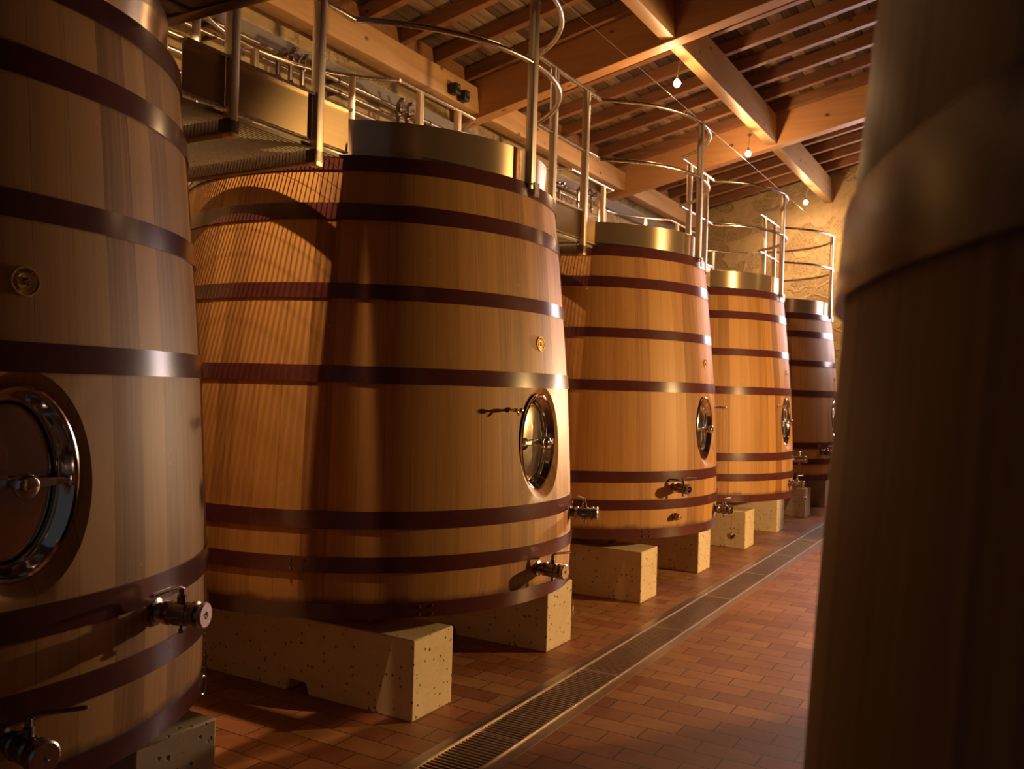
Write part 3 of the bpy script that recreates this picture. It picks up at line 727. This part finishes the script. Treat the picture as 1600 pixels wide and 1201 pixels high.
# ------------------------------------------------------------------ guard rails round the vats
RR = 1.10; ZT, ZM = 3.85, 3.39
def make_guard(full=False):
    t = thing('guard_rail', (XC, 0, 2.66), 'x', 'guard rail')
    A = math.asin(0.58/RR)             # angle from the y axis at which the arc meets the gap rails
    for z, nm in ((ZT, 'top_rail'), (ZM, 'middle_rail')):
        mb = MB(); a0, a1 = -(PI/2-A), (PI/2-A) if not full else PI
        mb.tube([(RR*math.cos(a0+(a1-a0)*i/40), RR*math.sin(a0+(a1-a0)*i/40), z-2.66) for i in range(41)], 0.0155, 12); mb.build(nm, 'steel', t)
        a1 = PI/2-A if not full else 0
        mb = MB(); mb.tube([(-RR*math.cos(a0+(a1-a0)*i/40), RR*math.sin(a0+(a1-a0)*i/40), z-2.66) for i in range(41)], 0.0155, 12); mb.build(nm, 'steel', t)
    for az in (fr(-2.3), fr(140), fr(180), fr(220)):
        mb = MB(); mt = Matrix.Rotation(az, 3, 'Z')
        c_ = mt @ Vector((RR-0.004, 0, (ZT-2.70)/2+0.035)); mb.bbox(c_, (0.044, 0.044, ZT-2.70), 0.003, mt)
        mb.build('post', 'tube', t)
        mb = MB(); mb.box(mt @ Vector((RR+0.022, 0.03, 0.035)), (0.008, 0.05, 0.075), mt); mb.box(mt @ Vector((RR-0.004, 0, 0.058)), (0.07, 0.06, 0.008), mt)
        mb.build('foot_plate', 'steel', t)
    return t
g0 = make_guard()
GL = {1: 'tubular steel guard rail round the top of the nearest vat, top left corner', 2: 'curved steel guard rail on the central vat with a tall front post',
      3: 'curved steel guard rail on the third vat, in front of the bright spotlight', 4: 'curved steel guard rail on the fourth vat', 5: 'furthest curved steel guard rail, against the lit stone wall'}
for k in range(1, 6):
    t = copy_tree(g0) if k < 4 else (g0 if k == 4 else make_guard(True))
    t.location = (XC, YT[k], 2.66); t['label'] = GL[k]; t['category'] = 'guard rail'; t['group'] = 'guard rails on the vats'

for o in list(C.objects):          # the footbridge opens the front of the nearest guard rail
    if o.parent and o.parent.get('label') == GL[1]:
        c_ = sum((Vector(v) for v in o.bound_box), Vector())/8
        if c_.x > 0.3: bpy.data.objects.remove(o)

# ------------------------------------------------------------------ catwalk sections in the gaps
def make_walk():
    t = thing('catwalk_section', (XC, 0, 2.62), 'x', 'catwalk'); Z = 2.62; g = PITCH/2; ye = g-math.sqrt(RR*RR-0.58*0.58)
    for sx in (1, -1):
        X = 0.58*sx
        for z, nm in ((ZT, 'top_rail'), (ZM, 'middle_rail')):
            mb = MB(); mb.tube([(X, -ye, z-Z), (X, ye, z-Z)], 0.0155, 12); mb.build(nm, 'steel', t)
        for yy in (-0.255, 0.265):
            mb = MB(); mb.bbox((X, yy, (ZT-Z)/2-0.01), (0.046, 0.046, ZT-Z), 0.003); mb.build('post', 'tube', t)
        for a, b_ in ((-ye+0.015, -0.28), (-0.23, 0.24), (0.29, ye-0.015)):
            mb = MB(); mb.box((X-0.012*sx, (a+b_)/2, 0.215), (0.004, b_-a, 0.195)); mb.build('kick_plate', 'plate', t)
        mb = MB(); mb.box((X-0.008*sx, 0, 0.318), (0.045, 2*ye-0.03, 0.014)); mb.box((X-0.02*sx, 0, 0.112), (0.03, 2*ye-0.03, 0.008)); mb.build('edge_strip', 'steel', t)
    for yy in (-0.255, 0.265):
        mb = MB(); mb.bbox((0, yy, 0.035), (1.206, 0.06, 0.06), 0.004); mb.build('cross_beam', 'dark_steel', t)
    mb = MB(); nx = 52
    def half(x): return g-math.sqrt(max(0.02, 1.065**2-x*x))
    for i in range(nx+1):
        x = -0.55+1.10*i/nx; h = half(x)-0.0; mb.box((x, 0, 0.090), (0.0036, 2*h, 0.018))
    for i in range(-8, 9):
        yy = i*0.056
        xm = 0.55
        if abs(yy) > half(0):
            xi = math.sqrt(max(0, 1.065**2-(g-abs(yy))**2))
            for s_ in (-1, 1):
                if xi < xm: mb.box((s_*(xi+xm)/2, yy, 0.090), (xm-xi, 0.0012, 0.002))
        else: mb.box((0, yy, 0.090), (2*xm, 0.0012, 0.002))
    o = mb.build('grating', 'grating', t); o['label'] = 'open steel floor grating'
    return t
w0 = make_walk()
WL = {1: 'steel catwalk section with bright kick plates between the nearest and the central vat', 2: 'steel catwalk section between the central and the third vat',
      3: 'steel catwalk section between the third and the fourth vat', 4: 'furthest steel catwalk section between the fourth and fifth vat'}
for k in range(1, 5):
    t = w0 if k == 1 else copy_tree(w0)
    t.location = (XC, YT[k]+PITCH/2, 2.62); t['label'] = WL[k]; t['category'] = 'catwalk'; t['group'] = 'catwalk sections between the vats'

# footbridge over the aisle, its dark underside in the top left corner
t = thing('footbridge', (-1.38, 1.49, 2.937), 'dark steel footbridge underside in the top left corner above the nearest vat', 'footbridge')
mb = MB()
mb.box((0, 0, 0.02), (3.08, 1.50, 0.03)); mb.build('deck', 'dark_steel', t)
for yy in (-0.73, 0.73):
    mb = MB(); mb.bbox((0, yy, 0.06), (3.08, 0.06, 0.13), 0.004); mb.build('side_beam', 'dark_steel', t)
for xx in (-1.3, -0.6, 0.1, 0.8): mb = MB(); mb.bbox((xx, 0, 0.003), (0.05, 1.40, 0.012), 0.002); mb.build('cross_bar', 'dark_steel', t)

# ------------------------------------------------------------------ pipes along the left wall
pz = [(4.10, 0.020), (4.00, 0.016), (3.90, 0.018), (3.78, 0.016), (3.66, 0.018), (3.52, 0.016)]
pn = ['topmost', 'second', 'third', 'fourth', 'fifth', 'lowest']
for i, (z, r_) in enumerate(pz):
    t = thing('wall_pipe', (-4.98+0.01*(i % 2), 6.0, z), '%s of the thin steel pipes along the left wall behind the catwalk' % pn[i], 'pipe', 'steel pipes along the left wall')
    mb = MB(); mb.tube([(0, -8, 0), (0, 4.4, 0)] if i < 4 else [(0, -8, 0), (0, 1.9, 0)], r_, 12); mb.build('tube', 'steel', t)
    mb = MB()
    for yy in [-3.0+1.3*q for q in range(6)]: mb.box((-0.06, yy, 0), (0.12, 0.02, 0.03)); mb.lathe([(r_+0.004, -0.012), (r_+0.004, 0.012)], 12, Matrix.Translation((0, yy, 0)) @ Matrix.Rotation(PI/2, 4, 'X'))
    mb.build('brackets', 'dark_steel', t)
def manifold(loc, label, seed, n=4):
    rnd = random.Random(seed); t = thing('valve_manifold', loc, label, 'pipe fittings', 'valve manifolds on the left wall')
    mb = MB()
    for q in range(n):
        y_ = (q-(n-1)/2)*0.13; zt = 0.02+rnd.random()*0.10
        mb.tube([(0, y_, -0.32), (0, y_, zt), (0.03, y_, zt+0.03), (0.07, y_, zt+0.02)], 0.018, 8)
        for zz in (-0.12, 0.03): mb.lathe([(0.022, -0.02), (0.026, -0.012), (0.026, 0.012), (0.022, 0.02)], 10, Matrix.Translation((0, y_, zz)), cap0=True, cap1=True)
    mb.box((-0.135, 0, -0.2), (0.265, 0.05, 0.03)); mb.tube([(0.02, -n*0.07, -0.2), (0.02, n*0.07, -0.2)], 0.02, 10); mb.build('fittings', 'valve', t)
    for q in range(n):
        y_ = (q-(n-1)/2)*0.13; mb = MB(); a = rnd.random()*2
        mb.tube([(0.03, y_, 0.03), (0.08, y_, 0.035), (0.085, y_+0.07*math.cos(a), 0.035+0.07*math.sin(a))], 0.006, 6)
        mb.lathe([(0.0, 0), (0.03, 0.002), (0.034, 0.01), (0.0, 0.014)], 12, Matrix.Translation((0.06, y_, 0.06)) @ XAX); mb.build('valve_handle', 'dark_steel', t)
    return t
manifold((-4.88, 4.95, 3.98), 'cluster of pipe valves behind the catwalk post left of the central collar', 1, 3)
manifold((-4.88, 6.35, 3.98), 'small cluster of pipe valves above the central steel collar', 2, 2)
manifold((-4.88, 9.25, 3.95), 'tangle of pipe valves above the left part of the third collar', 3, 4)
manifold((-4.88, 10.15, 4.05), 'dense bunch of dark pipe fittings above the third collar, right of the other bunch', 4, 4)
for q, (y_, z_) in enumerate(((6.98, 4.42), (7.14, 4.40))):
    t = thing('speaker_box', (-4.80, y_, z_), ('left', 'right')[q]+' one of two small black boxes on the left wall beam', 'box', 'small black boxes on the wall beam')
    mb = MB(); mb.bbox((0.045, 0, 0), (0.085, 0.085, 0.10), 0.006); mb.build('housing', 'blackbox', t)
    mb = MB(); mb.lathe([(0.0, 0.088), (0.026, 0.089), (0.032, 0.092), (0.034, 0.088)], 16, XAX); mb.build('front', 'rubber', t)

# ------------------------------------------------------------------ cable spotlights
lt = {3: 'brightest spotlight hanging left of the pale purlin', 4: 'spotlight hanging in front of the far roof beam with a glow on the wood', 5: 'furthest spotlight hanging before the stone end wall',
      0: 'x', 1: 'x', 2: 'x'}
for i in (3, 4, 5):
    x, y, z = LAMPS[i]
    t = thing('cable_spotlight', (x, y, z), lt[i], 'spotlight', 'spotlights on the cable')
    mb = MB(); mb.lathe([(0.0, -0.036), (0.014, -0.034), (0.026, -0.024), (0.032, -0.008), (0.033, 0.004), (0.026, 0.018), (0.016, 0.030), (0.0, 0.034)], 20)
    b_ = mb.build('bulb', 'bulb', t); b_.visible_shadow = True
    mb = MB(); mb.lathe([(0.012, 0.036), (0.014, 0.045), (0.010, 0.07), (0.004, 0.08)], 12, cap0=True); mb.build('socket', 'steel', t)
    zt = 4.74 if i != 4 else 4.76
    mb = MB(); mb.tube([(0.0, 0, 0.08), (0.012, 0.01, zt-z)], 0.0016, 5); mb.tube([(0.0, 0, 0.08), (0.04, -0.01, zt-z)], 0.0016, 5); mb.build('cord', 'wire', t)
for a, (xx, zz) in enumerate(((-2.955, 4.40), )):
    mb = MB(); mb.tube([(0, -8.9, 0), (0, 6.0, 0)], 0.0011, 6); o = mb.build('tension_wire', 'wire', None, 0, (xx, 9.0, zz)); tag(o, 'thin taut steel wire carrying the spotlights', 'wire')
